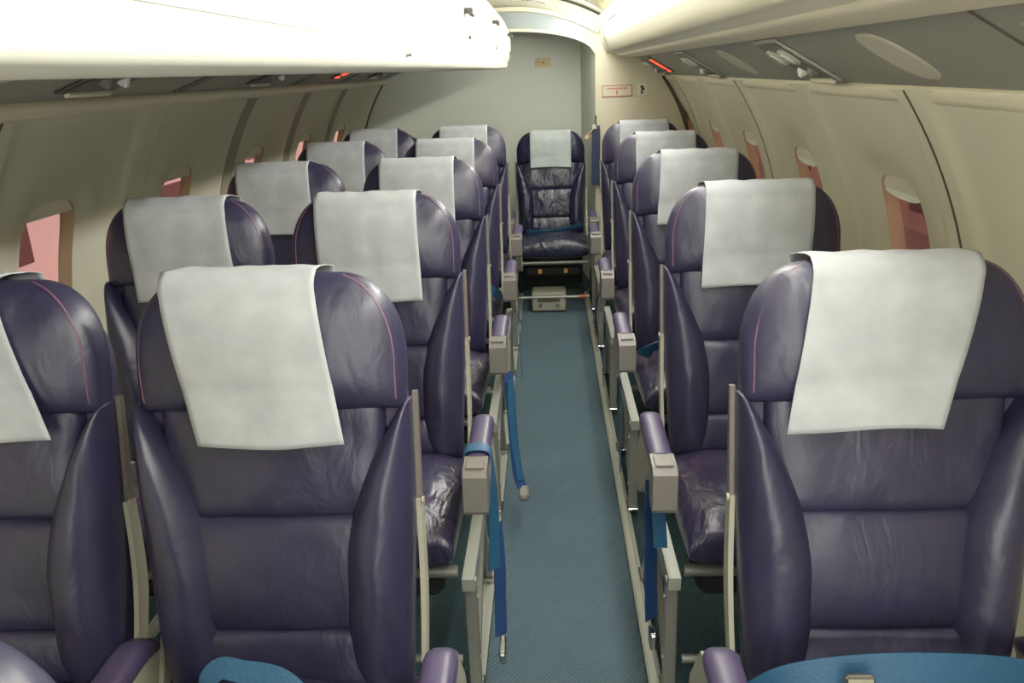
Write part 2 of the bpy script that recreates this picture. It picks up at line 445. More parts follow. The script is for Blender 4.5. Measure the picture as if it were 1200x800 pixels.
# right: lower bead, panel, upper bead, rounded fairing
struct('trim_%d' % (tn+3), extrude([(.76, 1.315), (.75, 1.287), (.725, 1.272), (.700, 1.280), (.692, 1.300), (.70, 1.312)], YN, 5.05), 'bead', smooth=60)
struct('trim_%d' % (tn+4), extrude([(.70, 1.305), (.495, 1.424)], YN, 5.05, sub=1), 'psu', smooth=None)
struct('trim_%d' % (tn+5), extrude([(.502, 1.428), (.498, 1.412), (.475, 1.409), (.44, 1.415), (.415, 1.422), (.405, 1.433)], YN, 5.05), 'bead', smooth=60)
struct('trim_%d' % (tn+6), extrude([(.41, 1.430), (.375, 1.440), (.342, 1.450), (.32, 1.495), (.313, 1.53), (.318, 1.565), (.335, 1.595), (.37, 1.615)], YN, 5.05), 'bulge', smooth=60)
tn += 6
# bin
binp = [(-.75, 1.376), (-.60, 1.372), (-.40, 1.370), (-.28, 1.371), (-.25, 1.374), (-.233, 1.384), (-.224, 1.402), (-.214, 1.43), (-.206, 1.47), (-.205, 1.52), (-.213, 1.57), (-.232, 1.62), (-.262, 1.665), (-.31, 1.705), (-.36, 1.73)]
P = [(-.75, 1.376), (-.75, 1.395)]
root = empty('overhead_bin', (-.5, 2, 1.37), 'long white overhead luggage bin running above the left-hand seats', 'overhead bin')
body = extrude([(-.40, 1.715)]+[(-.752, 1.56), (-.757, 1.40), (-.75, 1.376), (-.60, 1.372), (-.40, 1.370), (-.30, 1.370), (-.258, 1.3705), (-.243, 1.373), (-.233, 1.381), (-.228, 1.392), (-.226, 1.404), (-.219, 1.43), (-.211, 1.47), (-.210, 1.52), (-.218, 1.57), (-.237, 1.62), (-.267, 1.665), (-.315, 1.700)], YN+.02, 5.0, closed=True, sub=5)
off = Vector(root.location)
def shifted(mb, d): mb.v = [(v[0]-d[0], v[1]-d[1], v[2]-d[2]) for v in mb.v]; return mb
part('bin_body', shifted(body, off), 'bin', root, 50)
dp = [(-.224, 1.406), (-.214, 1.43), (-.206, 1.47), (-.205, 1.52), (-.213, 1.57), (-.232, 1.62), (-.256, 1.655)]
for a, b in ((YN+.04, .787), (.793, 2.40), (2.406, 3.70), (3.706, 4.97)):
    pr = dp+[(p[0]-.004, p[1]) for p in dp[::-1]]
    d = part('bin_door', shifted(extrude(pr, a, b, closed=True, sub=1), off), 'bin', root, 30)
    yl = {-1: .3}.get(0, b-.24)
    if b > 2:
        yl = {2.40: 2.22, 3.70: 3.42, 4.97: 4.7}[b]
        h = MB(); zl = 1.505 if b < 3 else 1.54; h.box((-.188, yl, zl), (.012, .075, .018), bev=.003); h.box((-.198, yl, zl+.005), (.024, .045, .012))
        part('latch_handle', shifted(h, off), 'darkunit', d)
        k = MB(); k.disc((-.207, yl+.10, 1.455), (1, 0, 0), .009, .006); part('lock', shifted(k, off), 'steel', d)
h = MB(); h.box((-.225, 1.40, 1.394), (.008, .02, .008), bev=.002); h.box((-.222, 1.385, 1.401), (.006, .006, .012))
part('lip_clip', shifted(h, off), 'steel', root)

# bulkheads
W = []
def circ_z(x): return CZ+sqrt(max(0, (RR+.015)**2-(x-CX)**2))
rw = MB(); poly = []
for k in range(41):
    th = radians(-14+208*k/40); poly.append((CX+(RR+.02)*cos(th), max(0, CZ+(RR+.02)*sin(th))))
poly = [(CX+1.02, 0)]+[(CX+(RR+.01)*cos(radians(t)), CZ+(RR+.01)*sin(radians(t))) for t in range(0, 181, 5)]+[(CX-1.02, 0)]
rw.prism(poly, 1, YB, YB+.03); struct('wall_back', rw, 'wallgreen', smooth=None)
fw = MB(); fw.prism(poly, 1, YN-.03, YN); struct('wall_front', fw, 'bulk', smooth=None)
# partition around the rear opening: right leaf and arched header
XJ = .285
def arch(x):  # underside of the opening
    return 1.43+.148*max(0, 1-((x-CX)/(XJ-CX))**2)**.5 if abs(x-CX) < XJ-CX else 1.43
leaf = [(XJ, 0), (XJ, 1.43)]
xs = [XJ+(CX-.90-XJ)*0]
pol = [(XJ, 0), (.84, 0)]+[(CX+(RR)*cos(radians(t)), CZ+RR*sin(radians(t))) for t in range(0, 151, 4)]
lowx = CX+RR*cos(radians(148))
bot = [(lowx+(XJ-lowx)*k/40) for k in range(41)]
# header bottom curve sweeps from left shell to the jamb
pol2 = [(x, 1.43+.148*sqrt(max(0, 1-((x-CX)/(XJ-CX))**2)) if x > CX else 1.578) for x in bot]
pb = MB()
right = [(XJ, 0), (.80, 0), (.86, .35)]+[(CX+RR*cos(radians(t)), CZ+RR*sin(radians(t))) for t in range(0, 62, 4)]+[(XJ, circ_z(XJ)-.01)]
pb.prism(right, 1, 5.05, 5.085); struct('wall_rear_right', pb, 'bulk', smooth=None)
hd = MB(); n = 40
xs = [-1.1+(XJ+1.1)*k/n for k in range(n+1)]
xs = [x for x in xs if x >= -.62]
lo = [1.43+.148*sqrt(max(0, 1-((x-CX)/(XJ-CX))**2)) if x > CX else 1.578 for x in xs]
hi = [circ_z(x)-.012 for x in xs]
vs = [(x, 5.05, z) for x, z in zip(xs, lo)]+[(x, 5.05, z) for x, z in zip(xs, hi)]+[(x, 5.10, z) for x, z in zip(xs, lo)]+[(x, 5.10, z) for x, z in zip(xs, hi)]
m_ = len(xs); fs = []
for i in range(m_-1):
    fs += [(i, i+1, m_+i+1, m_+i), (2*m_+i, 3*m_+i, 3*m_+i+1, 2*m_+i+1), (i, 2*m_+i, 2*m_+i+1, i+1)]
hd.add(vs, fs); struct('trim_%d' % (tn+1), hd, 'header', smooth=50)
# cream bead under the arch, frosted band above it, cream cornice
def arcstrip(xa, xb, z0f, z1f, y0, y1):
    mb = MB(); k = 30; X = [xa+(xb-xa)*i/k for i in range(k+1)]
    vs = []
    for x in X: vs += [(x, y0, z0f(x)), (x, y0, z1f(x)), (x, y1, z1f(x)), (x, y1, z0f(x))]
    fs = [(i*4+j, i*4+(j+1) % 4, (i+1)*4+(j+1) % 4, (i+1)*4+j) for i in range(k) for j in range(4)]+[(0, 1, 2, 3), (k*4+3, k*4+2, k*4+1, k*4)]
    return mb.add(vs, fs)
A = lambda x: 1.43+.148*sqrt(max(0, 1-((x-CX)/(XJ-CX))**2)) if x > CX else 1.578
struct('trim_%d' % (tn+2), arcstrip(-.5, XJ-.002, lambda x: A(x)-.004, lambda x: A(x)+.012, 5.03, 5.06), 'bead', smooth=50)
B = lambda x: 1.684-.10*((x+.2)/.43)**2 if x > -.2 else 1.684
struct('trim_%d' % (tn+3), arcstrip(-.5, .228, lambda x: A(x)+.014 if x < .1 else A(.1)+.014+(x-.1)*-.33, lambda x: B(x)-.006, 5.038, 5.055), 'band', smooth=50)
struct('trim_%d' % (tn+4), arcstrip(-.5, .30, lambda x: B(x), lambda x: B(x)+.022, 5.0, 5.06), 'bead', smooth=50)
# splayed jamb
jb = MB(); jb.add([(XJ, 5.05, 0), (.226, YB, 0), (.226, YB, 1.60), (XJ, 5.05, 1.43), (XJ, 5.05, 1.60)], [(0, 1, 2, 3), (3, 2, 4)]); 
struct('door_1', jb, 'wallgreen', smooth=None)
jt = MB(); jt.box((.228, YB-.004, .72), (.006, .006, 1.44)); struct('trim_%d' % (tn+5), jt, 'groove', smooth=None)
# vertical trim at the right wall/bulkhead corner and left corner
for sd, yy in ((1, 5.035), (-1, YB-.012)):
    c = MB(); vs = []
    for j in range(41):
        z = ZT[sd]*j/40
        vs += [wall_pt(sd, yy-.012, z, .002), wall_pt(sd, yy-.012, z, .02), wall_pt(sd, yy+.012, z, .02), wall_pt(sd, yy+.012, z, .002)]
    c.add(vs, [(j*4+k, j*4+(k+1) % 4, (j+1)*4+(k+1) % 4, (j+1)*4+k) for j in range(40) for k in range(4)])
    tn += 1; struct('trim_%d' % (tn+5), c, 'groove')
tn += 5

# placards
def placard(name, x0, x1, z0, z1, y, base, label, marks):
    r = empty(name, ((x0+x1)/2, y, (z0+z1)/2), label, 'placard')
    b = MB(); b.box((0, -.0025, 0), (x1-x0, .003, z1-z0), bev=.0008); part('plate', b, base, r)
    for nm, mm, lst in marks:
        k = MB()
        for (cx, cz, w, h) in lst: k.box((cx, -.0050, cz), (w, .001, h))
        part(nm, k, mm, r, None)
    return r
w, h = .181, .069
placard('wall_placard', .322, .503, 1.191, 1.260, 5.05, 'bulk', 'cream placard with red border and tiny red lettering on the right bulkhead', [
    ('border', 'redoff', [(0, h/2-.004, w-.004, .004), (0, -h/2+.004, w-.004, .004), (-w/2+.004, 0, .004, h-.006), (w/2-.004, 0, .004, h-.006)]),
    ('lettering', 'redoff', [(-.055+.011*k, .014, .007, .008) for k in range(11)]+[(0, -.012, .008, .018), (0, -.001, .016, .004)])])
placard('pictogram_placard', .533, .589, 1.192, 1.262, 5.05, 'paper', 'small white square placard with dark pictogram beside the red-bordered one', [
    ('pictogram', 'groove', [(-.002, .018, .018, .012), (.004, .004, .02, .016), (-.004, -.014, .009, .02), (.006, -.016, .006, .01)])])
placard('tan_placard', -.075, .024, 1.377, 1.433, YB, 'tan', 'small tan placard with a red dot high on the rear wall', [
    ('dot', 'redoff', [(.0, -.002, .012, .014)]), ('lettering', 'groove', [(-.03, .0, .018, .004)])])

# ------------------------------------------------------------------ service panels
def frameR(D, u):   # point on right panel: u 0 inner(top) ..1 outer(low); returns pos, dir u, normal
    a = Vector((.495, D, 1.424)); b = Vector((.70, D, 1.305)); d = (b-a); n = Vector((-d.z, 0, d.x)).normalized(); n = -n if n.z > 0 else n
    return a+d*u, d.normalized(), n
def frameL(D, u):
    a = Vector((-.74, D, 1.455)); b = Vector((-1.075, D, 1.333)); d = (b-a); n = Vector((-d.z, 0, d.x)).normalized(); n = -n if n.z > 0 else n
    return a+d*u, d.normalized(), n
def rotm(d, n):
    y = Vector((0, 1, 0)); return Matrix((d, y, n)).transposed()
def ellipse(mb, R, c, a, b, th, seg=36, n=2.6):
    vs = []
    for t in (0, th):
        for k in range(seg):
            p = 2*pi*k/seg; cc, ss = cos(p), sin(p); r = 1/((abs(cc)/a)**n+(abs(ss)/b)**n)**(1/n)
            vs.append(R @ Vector((r*cc, r*ss, t))+Vector(c))
    fs = [(k, (k+1) % seg, seg+(k+1) % seg, seg+k) for k in range(seg)]+[tuple(range(seg))[::-1], tuple(range(seg, 2*seg))]
    mb.add(vs, fs)
def service_unit(fr, D, label, lit=False, size=(.17, .20), dark=False):
    c, d, n = fr(D, .5); r = empty('passenger_service_unit', c, label, 'service panel', 'reading light units on the overhead panels'); R = rotm(d, n)
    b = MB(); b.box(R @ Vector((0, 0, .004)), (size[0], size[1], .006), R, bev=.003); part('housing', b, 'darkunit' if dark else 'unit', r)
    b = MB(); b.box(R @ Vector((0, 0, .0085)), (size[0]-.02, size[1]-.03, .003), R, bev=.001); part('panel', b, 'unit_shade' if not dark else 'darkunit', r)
    for s in (-1, 1):
        m = MB(); ellipse(m, R, R @ Vector((-.03, s*.048, .009)), .030, .026, .008); g = part('light_ring', m, 'unit', r)
        m = MB(); ellipse(m, R, R @ Vector((-.03, s*.048, .014)), .02, .018, .006); part('light_lens', m, 'lens', g)
        m = MB(); m.disc(R @ Vector((.04, s*.04, .009)), n, .016, .012, r2=.010); m.disc(R @ Vector((.04, s*.04, .02)), n, .006, .006); part('air_nozzle', m, 'cap' if s < 0 else 'lens', r)
    m = MB(); m.box(R @ Vector((size[0]/2-.012, 0, .012)), (.014, size[1]*.8, .012), R, bev=.003); part('call_button_bar', m, 'bead', r)
    return r
def sign_strip(fr, D, label, u0=.2, u1=.75):
    c, d, n = fr(D, (u0+u1)/2); L = (fr(D, u1)[0]-fr(D, u0)[0]).length; R = rotm(d, n)
    r = empty('lit_warning_sign', c, label, 'sign', 'lit warning signs')
    b = MB(); b.box(R @ Vector((0, 0, .003)), (L+.02, .11, .006), R, bev=.002); part('housing', b, 'darkunit', r)
    m = MB(); m.box(R @ Vector((-.01, 0, .008)), (L*.72, .055, .006), R, bev=.002); part('lit_panel', m, 'redlit', r)
    m = MB(); m.box(R @ Vector((L*.44, .0, .008)), (.016, .05, .006), R, bev=.002); part('lamp', m, 'redlit', r)
def oval(fr, D, label, a=.075, b=.085, m_='oval', sub=False):
    c, d, n = fr(D, .52); R = rotm(d, n); r = empty('oval_speaker_grille', c, label, 'speaker', 'oval grilles on the overhead panels')
    m = MB(); ellipse(m, R, R @ Vector((0, 0, 0)), a, b, .0015, n=2.4); part('grille', m, m_, r)
    m = MB(); ellipse(m, R, R @ Vector((0, 0, .0015)), a*.9, b*.9, .0008, n=2.4); part('inner_panel', m, m_ if not sub else 'lens', r)
def strip(fr, D, wd, label, m_='darkunit', u0=.14, u1=.95):
    c, d, n = fr(D, (u0+u1)/2); L = (fr(D, u1)[0]-fr(D, u0)[0]).length; R = rotm(d, n)
    m = MB(); m.box((0, 0, 0), (L, wd, .004), R, bev=.0015); o = part('panel_joint_strip', m, m_); o.location = c+n*.001; tag(o, label, 'panel strip', 'dark joint strips on the left overhead panel')
oval(frameR, 1.50, 'pale oval grille on the right overhead panel, nearest and largest', .078, .072)
service_unit(frameR, 2.08, 'reading light unit on the right overhead panel, nearest of the right side', size=(.19, .2))
oval(frameR, 2.74, 'pale oval grille between the two nearer light units, right overhead panel')
service_unit(frameR, 3.42, 'reading light unit on the right overhead panel, farther one before the red sign', size=(.19, .2))
sign_strip(frameR, 4.49, 'glowing red sign on the right overhead panel near the rear')
service_unit(frameR, 4.85, 'reading light unit at the rear end of the right overhead panel', size=(.17, .14))
# near right: panel joint and dark recess
c, d, n = frameR(1.085, .5); R = rotm(d, n)
m = MB(); m.box((0, 0, 0), (.235, .006, .003), R); o = part('trim_%d' % (tn+1), m, 'groove'); o.location = c+n*.0008; o['kind'] = 'structure'
c, d, n = frameR(.93, .55); R = rotm(d, n); r = empty('ceiling_air_outlet', c, 'dark rectangular air outlet at the near end of the right overhead panel', 'vent')
m = MB(); m.box((0, 0, .002), (.14, .20, .005), R, bev=.002); part('outlet_frame', m, 'unit', r)
m = MB(); m.box(R @ Vector((0, 0, .004)), (.11, .16, .004), R, bev=.001); part('outlet_opening', m, 'darkunit', r)
tn += 1
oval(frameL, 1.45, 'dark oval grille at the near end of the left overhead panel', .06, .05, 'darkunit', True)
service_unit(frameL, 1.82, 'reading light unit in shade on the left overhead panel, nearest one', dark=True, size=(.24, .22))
strip(frameL, 2.39, .075, 'dark strip across the left overhead panel, nearest of the strips')
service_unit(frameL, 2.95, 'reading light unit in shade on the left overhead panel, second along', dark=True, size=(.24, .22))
strip(frameL, 3.5, .075, 'dark strip across the left overhead panel, just before the red sign')
sign_strip(frameL, 3.95, 'glowing red sign under the left overhead bin')
strip(frameL, 4.35, .06, 'dark strip across the left overhead panel, just behind the red sign')
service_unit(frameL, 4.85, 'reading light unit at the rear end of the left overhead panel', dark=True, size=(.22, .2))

# ceiling light strips, one tube fixture after another along the right side of the ceiling
for k, y in enumerate((-.65, .45, 1.55, 2.65, 3.75, 4.50)):
    L = 1.04 if k < 5 else .40
    r = empty('ceiling_light', (.288, y, 1.578), 'white light tube in the row along the right side of the ceiling', 'ceiling light', 'ceiling light tubes')
    m = MB(); m.tube([(0, -L/2, .010), (0, L/2, .010)], .012, 14); part('tube', m, 'diffuser', r)
    m = MB()
    for s in (-1, 1): m.box((0, s*(L/2-.012), .016), (.034, .02, .036), bev=.004)
    m.box((.0, 0, .034), (.034, L, .006), bev=.002); part('bracket', m, 'bin', r)
# exit sign housing at the rear ceiling
r = empty('exit_sign_housing', (-.10, 4.55, 1.73), 'white rounded housing hanging from the rear end of the ceiling', 'ceiling fixture')
m = MB(); m.prism([(-.11, .02), (-.10, -.005), (-.06, -.022), (.05, -.03), (.10, -.045), (.11, -.03), (.105, .02)], 1, -.08, .08); part('housing', m, 'bin', r, 30)
m = MB(); m.box((.02, -.03, -.034), (.14, .03, .008), bev=.002); part('lower_edge', m, 'unit', r)

# ------------------------------------------------------------------ seats
TILT = radians(10.5); HIPZ = .44
def back_mtx(dy=0., extra=0.): return Matrix.Translation((0, dy, HIPZ)) @ Matrix.Rotation(-(TILT+extra), 4, 'X')
SL = .657    # back length
def hw(s):   # half width of the back by height
    return .192+.014*min(1, s/.30)
def head_hw(t):     # t 0..1 over headrest height
    z = t
    base = .207-.002*(1-t)
    k = max(0, (t-.36)/.64)
    return base-.098*(1-sqrt(max(0, 1-k**2.1)))
def head_mesh(seed):
    mb = pillow(lambda t: -head_hw(t), lambda t: head_hw(t), .450, SL, .060, .075, 44, 44, 3.0, lump=.006, seed=seed, bulge=.18)
    return mb
def back_mesh(seed):
    mb = MB()
    for z0, z1, f in ((.012, .108, .046), (.102, .290, .046), (.284, .470, .038)):
        p = pillow(lambda t: -.172, lambda t: .172, z0, z1, f, .03, 30, 22, 4.5, lump=.006, seed=seed+z0*9, bulge=.16)
        mb.add(p.v, p.f)
    return mb
def bolster_mesh(sd, seed):
    # leaf: outer edge follows the seat edge, inner edge bows inwards
    def outer(t): return hw(t*.46)+.004
    def inner(t): return .098+(.203-.098)*max(0, (t-.42)/.58)**1.7+.012*(1-min(1, t/.12))
    if sd > 0: L, R_ = inner, outer
    else: L, R_ = (lambda t: -outer(t)), (lambda t: -inner(t))
    return pillow(L, R_, .0, .464, .072, .065, 22, 44, 2.7, lump=.005, seed=seed, bulge=.30)
def shell_mesh():
    p = pillow(lambda t: -hw(t*SL)+.004+.07*max(0, (t-.8)/.2)**2, lambda t: hw(t*SL)-.004-.07*max(0, (t-.8)/.2)**2, .0, SL-.012, .0, .082, 16, 30, 5, bulge=0)
    return p
def head_front(x, s, push=0.):
    """y of the headrest front surface"""
    t = (s-.450)/(SL-.450); b = 2*t-1; a = x/head_hw(t); p = 3.0
    a = max(-1, min(1, a)); ea = max(0, 1-abs(a)**p)**(1/p); eb = max(0, 1-abs(b)**(p*1.3))**(1/(p*1.3))
    return -.060*ea*eb*(.82+.18*(1-a*a)*(1-.6*b*b))-push
def piping_mesh(sd):
    pts = []
    for k in range(26):
        t = .985-.90*k/25
        w = head_hw(t); x = sd*(w*.955-.004)
        s = .450+(SL-.450)*t
        pts.append((x, head_front(x, s, .0), s))
    return MB().tube(pts, .0016, 6)
def side_trim_mesh(sd):
    mb = MB(); x = sd*.213
    mb.prism([(.016, .300), (.034, .300), (.030, .47), (.018, .47)], 0, x-.004, x+.004); return mb
def hinge_mesh(sd):
    mb = MB(); x = sd*.213; P = []
    for k in range(13):
        t = k/12; z = .300*(1-t)-.02*t; P.append((.010-.03*t+.022*sin(pi*t), z))
    Q = [(y+.034-.008*abs(i-6)/6, z) for i, (y, z) in enumerate(P)]
    mb.prism(P+Q[::-1], 0, x-.004, x+.004); mb.disc((x+sd*.006, .012, .298), (sd, 0, 0), .006, .003); return mb
# seat cushion: pillow laid flat
def cushion_mesh(seed):
    mb = pillow(lambda t: -.212, lambda t: .212, 0, .44, .088, .058, 40, 40, 3.4, lump=.010, seed=seed, bulge=.22)
    # (x, y(-up), z) -> (x, -z(forward), up)
    mb.v = [(v[0], .045-v[2], .408-v[1]-.02*(1-v[2]/.44)) for v in mb.v]
    return mb
def cushion_piping():
    mb = MB(); pts = []
    for k in range(33):
        a = -1+2*k/32; x = .205*a; y = -.392+.03*abs(a)**8
        pts.append((x, y+.004, .385))
    return mb.tube(pts, .003, 6)
def spar(y, z, r): return MB().tube([(-.21, y, z), (.21, y, z)], r, 12)
def rail_mesh(sd):
    mb = MB(); x = sd*.238
    mb.prism([(.06, .345), (.06, .30), (-.30, .295), (-.385, .312), (-.39, .345)], 0, x-.013, x+.013)
    mb.disc((x+sd*.013, -.365, .328), (sd, 0, 0), .007, .003)
    return mb
def leg_front(sd):
    mb = MB(); x = sd*.238
    mb.bar((x, -.345, .30), (x, -.345, .018), .028, .018, up=(0, 1, 0), bev=.003)
    mb.disc((x+sd*.014, -.345, .27), (sd, 0, 0), .006, .003); mb.disc((x+sd*.014, -.345, .11), (sd, 0, 0), .006, .003)
    return mb
def leg_rear(sd):
    mb = MB(); x = sd*.238
    mb.bar((x, -.06, .30), (x, .10, .018), .024, .020, up=(1, 0, 0), bev=.003)
    mb.bar((x, -.05, .29), (x, -.30, .045), .012, .016, up=(1, 0, 0), bev=.002)
    return mb
def foot_mesh(sd):
    mb = MB(); x = sd*.238
    mb.box((x, -.335, .024), (.034, .06, .012), bev=.003); mb.disc((x, -.335, .03), (0, 0, 1), .009, .014)
    return mb
def foot_rear(sd): return MB().box((sd*.238, .095, .022), (.034, .06, .012), bev=.003)
def pouch_mesh():
    mb = MB(); mb.box((0, -.17, .262), (.34, .25, .075), bev=.02); return mb
def tab_mesh():
    mb = MB(); mb.box((-.075, -.300, .262), (.02, .006, .028)); mb.box((.075, -.300, .262), (.02, .006, .028)); return mb
def arm_pad(x, y0=-.10, y1=-.335, z=.62):
    mb = MB(); n = 14; pts = []; rs = []
    prof = []
    for k in range(n+1):
        t = k/n; y = y0+(y1-y0)*t; drop = .028*max(0, 1-t*4)**2; sc = 1-.35*max(0, 1-t*5)**2
        ring = []
        for j in range(20):
            p = 2*pi*j/20; c, s = cos(p), sin(p); r = 1/((abs(c)/(.0245*sc))**3+(abs(s)/(.021*sc))**3)**(1/3)
            ring.append((x+r*c, y, z-.021-drop+r*s-.012*t))
        prof += ring
    fs = [(k*20+j, k*20+(j+1) % 20, (k+1)*20+(j+1) % 20, (k+1)*20+j) for k in range(n) for j in range(20)]
    fs += [tuple(range(20)), tuple(n*20+j for j in range(20))[::-1]]
    return mb.add(prof, fs)
def arm_cap(x, y1=-.335, z=.608):
    mb = MB(); w = .0245
    pts = [(y1+.001, z-.002), (y1-.05, z-.006), (y1-.066, z-.018), (y1-.068, z-.094), (y1-.060, z-.104), (y1-.030, z-.106), (y1-.010, z-.098), (y1+.001, z-.045)]
    mb.prism(pts, 0, x-w, x+w); mb.box((x, y1-.028, z-.003), (w*1.5, .05, .004), bev=.001)
    return mb
def arm_side(x):
    mb = MB(); mb.prism([(-.12, .560), (-.335, .572), (-.335, .545), (-.20, .50), (-.10, .40), (-.02, .345), (.05, .345), (.02, .44), (-.05, .54)], 0, x-.010, x+.010); return mb
def cover_mesh(seed, skew=0., w=.125, front=.240, wid=0., off=0.):
    """paper cover draped over the headrest: front skirt, over the top, short back flap"""
    mb = MB(); NX = 26; N1, N2, N3 = 30, 10, 10; vs = []; top = SL
    def fy(x, s):
        h = head_hw(max(0, min(1, (s-.450)/(top-.450)))); x = max(-h*.97, min(h*.97, x))*.72
        return min(head_front(x, max(.49, min(s, top-.03))), -.036)
    for i in range(NX+1):
        a = -1+2*i/NX; x0 = a*w+off; col = []
        e = .003*noise.noise(Vector((a*3, seed, 0)))
        for j in range(N1+1):
            s = top-front+front*j/N1; dn_ = 1-j/N1
            x = x0+skew*dn_*.03+wid*a*w*dn_
            yy = fy(x, s)-.006
            k = max(0, (s-(top-.025))/.025); yy = yy*(1-k*k)+(-.028)*k*k
            wave = (.003*noise.noise(Vector((x*13, s*8, seed)))+.0014*sin(x*38+seed))*min(1, dn_*2)
            col.append((x, yy-.002+min(0, wave)-abs(wave)*.2, s+e*(1-dn_)+.004*sin(a*2+seed)*dn_+.007*k))
        for j in range(1, N2+1):
            t = j/N2
            col.append((x0, -.028+.098*t, top+.007+e+.003*sin(pi*t)+.003*abs(noise.noise(Vector((x0*16, t*2, seed))))))
        for j in range(1, N3+1):
            t = j/N3; col.append((x0, .072+.018*sin(pi/2*min(1, t*2)), top+.005-.14*t))
        vs.append(col)
    n = len(vs[0]); flat = [v for c in vs for v in c]
    fs = [(i*n+j, (i+1)*n+j, (i+1)*n+j+1, i*n+j+1) for i in range(NX) for j in range(n-1)]
    return mb.add(flat, fs)

# shared meshes
def mk(name, mb, m, smooth=60, mtx=None): return mb.mesh(name, M[m], smooth, mtx)
BM = back_mtx()
LIB = {}
for v, lm, lw in ((0, 'leather', 'leather_worn'), (1, 'leather', 'leather_worn'), (2, 'navy', 'navy')):
    LIB[v] = dict(head=mk('headrest', head_mesh(3+v*5), lm, 180, BM), back=mk('backrest', back_mesh(1+v*7), lm, 180, BM),
                  bl=mk('side_bolster', bolster_mesh(-1, 2+v), lm, 180, BM), br=mk('side_bolster', bolster_mesh(1, 5+v), lm, 180, BM),
                  shell=mk('back_shell', shell_mesh(), 'shell' if v < 2 else 'navy', 180, BM), cush=mk('seat_cushion', cushion_mesh(4+v*3), lw, 180))
SH = dict(pl=mk('piping', piping_mesh(-1), 'piping', 60, BM), pr=mk('piping', piping_mesh(1), 'piping', 60, BM),
          tl=mk('side_trim', side_trim_mesh(-1), 'taupe', 30, BM), tr=mk('side_trim', side_trim_mesh(1), 'taupe', 30, BM),
          hl=mk('hinge_plate', hinge_mesh(-1), 'cream_plastic', 30, BM), hr=mk('hinge_plate', hinge_mesh(1), 'cream_plastic', 30, BM),
          cp=mk('cushion_piping', cushion_piping(), 'piping'), f1=mk('front_tube', spar(-.33, .325, .014), 'metal', 40), f2=mk('rear_tube', spar(-.05, .315, .014), 'metal', 40), f3=mk('baggage_bar', spar(-.345, .105, .010), 'metal', 40),
          fl=mk('leg', leg_front(-1), 'metal', 30), frr=mk('leg', leg_front(1), 'metal', 30), rl=mk('leg', leg_rear(-1), 'metal', 30), rr=mk('leg', leg_rear(1), 'metal', 30),
          sl=mk('side_rail', rail_mesh(-1), 'rail', 30), sr=mk('side_rail', rail_mesh(1), 'rail', 30),
          ftl=mk('foot', foot_mesh(-1), 'steel', 30), ftr=mk('foot', foot_mesh(1), 'steel', 30), fbl=mk('foot', foot_rear(-1), 'steel', 30), fbr=mk('foot', foot_rear(1), 'steel', 30),
          pouch=mk('life_vest_pouch', pouch_mesh(), 'black', 30), tab=mk('pull_tab', tab_mesh(), 'yellow', None))
for sd in (-1, 1):
    x = .265*sd
    SH['ap', sd] = mk('armrest', arm_pad(x), 'arm_leather', 60); SH['ac', sd] = mk('armrest_cap', arm_cap(x), 'cap', 30); SH['as', sd] = mk('armrest_bracket', arm_side(x), 'cream_plastic', 30)

SH['ap', 2] = mk('armrest', arm_pad(.238), 'arm_leather', 60); SH['ac', 2] = mk('armrest_cap', arm_cap(.238), 'cap', 30); SH['as', 2] = mk('armrest_bracket', arm_side(.238), 'cream_plastic', 30)
SH['ap', -2] = mk('armrest', arm_pad(-.238), 'arm_leather', 60); SH['ac', -2] = mk('armrest_cap', arm_cap(-.238), 'cap', 30); SH['as', -2] = mk('armrest_bracket', arm_side(-.238), 'cream_plastic', 30)
def seat(x, y, v, label, arms, group, dz=0., rz=0., cover=None, clabel=None, legs=(-1, 1), cover_group=None):
    r = empty('airline_seat', (x, y, 0), label, 'seat', group); r.rotation_euler = (0, 0, rz)
    if dz: r.scale = (1.0, 1, 1+dz)
    L = LIB[v]
    b = link('backrest', L['back'], r); h = link('headrest', L['head'], r)
    if v < 2: link('piping', SH['pl'], h); link('piping', SH['pr'], h)
    link('side_bolster', L['bl'], r); link('side_bolster', L['br'], r); link('back_shell', L['shell'], r)
    link('side_trim', SH['tl'], r); link('side_trim', SH['tr'], r); link('hinge_plate', SH['hl'], r); link('hinge_plate', SH['hr'], r)
    c = link('seat_cushion', L['cush'], r)
    if v < 2: link('cushion_piping', SH['cp'], c)
    link('front_tube', SH['f1'], r); link('rear_tube', SH['f2'], r); link('baggage_bar', SH['f3'], r)
    for s in legs:
        a, b2, c2, d2 = (('fl', 'rl', 'sl', 'ftl') if s < 0 else ('frr', 'rr', 'sr', 'ftr'))
        link('side_rail', SH[c2], r); g = link('leg', SH[a], r); link('foot', SH[d2], g); g = link('leg', SH[b2], r); link('foot', SH['fbl' if s < 0 else 'fbr'], g)
    p = link('life_vest_pouch', SH['pouch'], r); link('pull_tab', SH['tab'], p)
    for s in arms:
        a = link('armrest', SH['ap', s], r); link('armrest_cap', SH['ac', s], a); link('armrest_bracket', SH['as', s], r)
    if cover is not None:
        me = cover_mesh(**cover).mesh('headrest_cover', M['cover' if v < 2 else 'cover_shaded'], 180, BM)
        o = link('headrest_cover', me); o.location = r.location; o.rotation_euler = r.rotation_euler; o.scale = r.scale
        o.modifiers.new('thickness', 'SOLIDIFY').thickness = .0012
        tag(o, clabel, 'headrest cover', cover_group or 'white headrest covers')
    return r

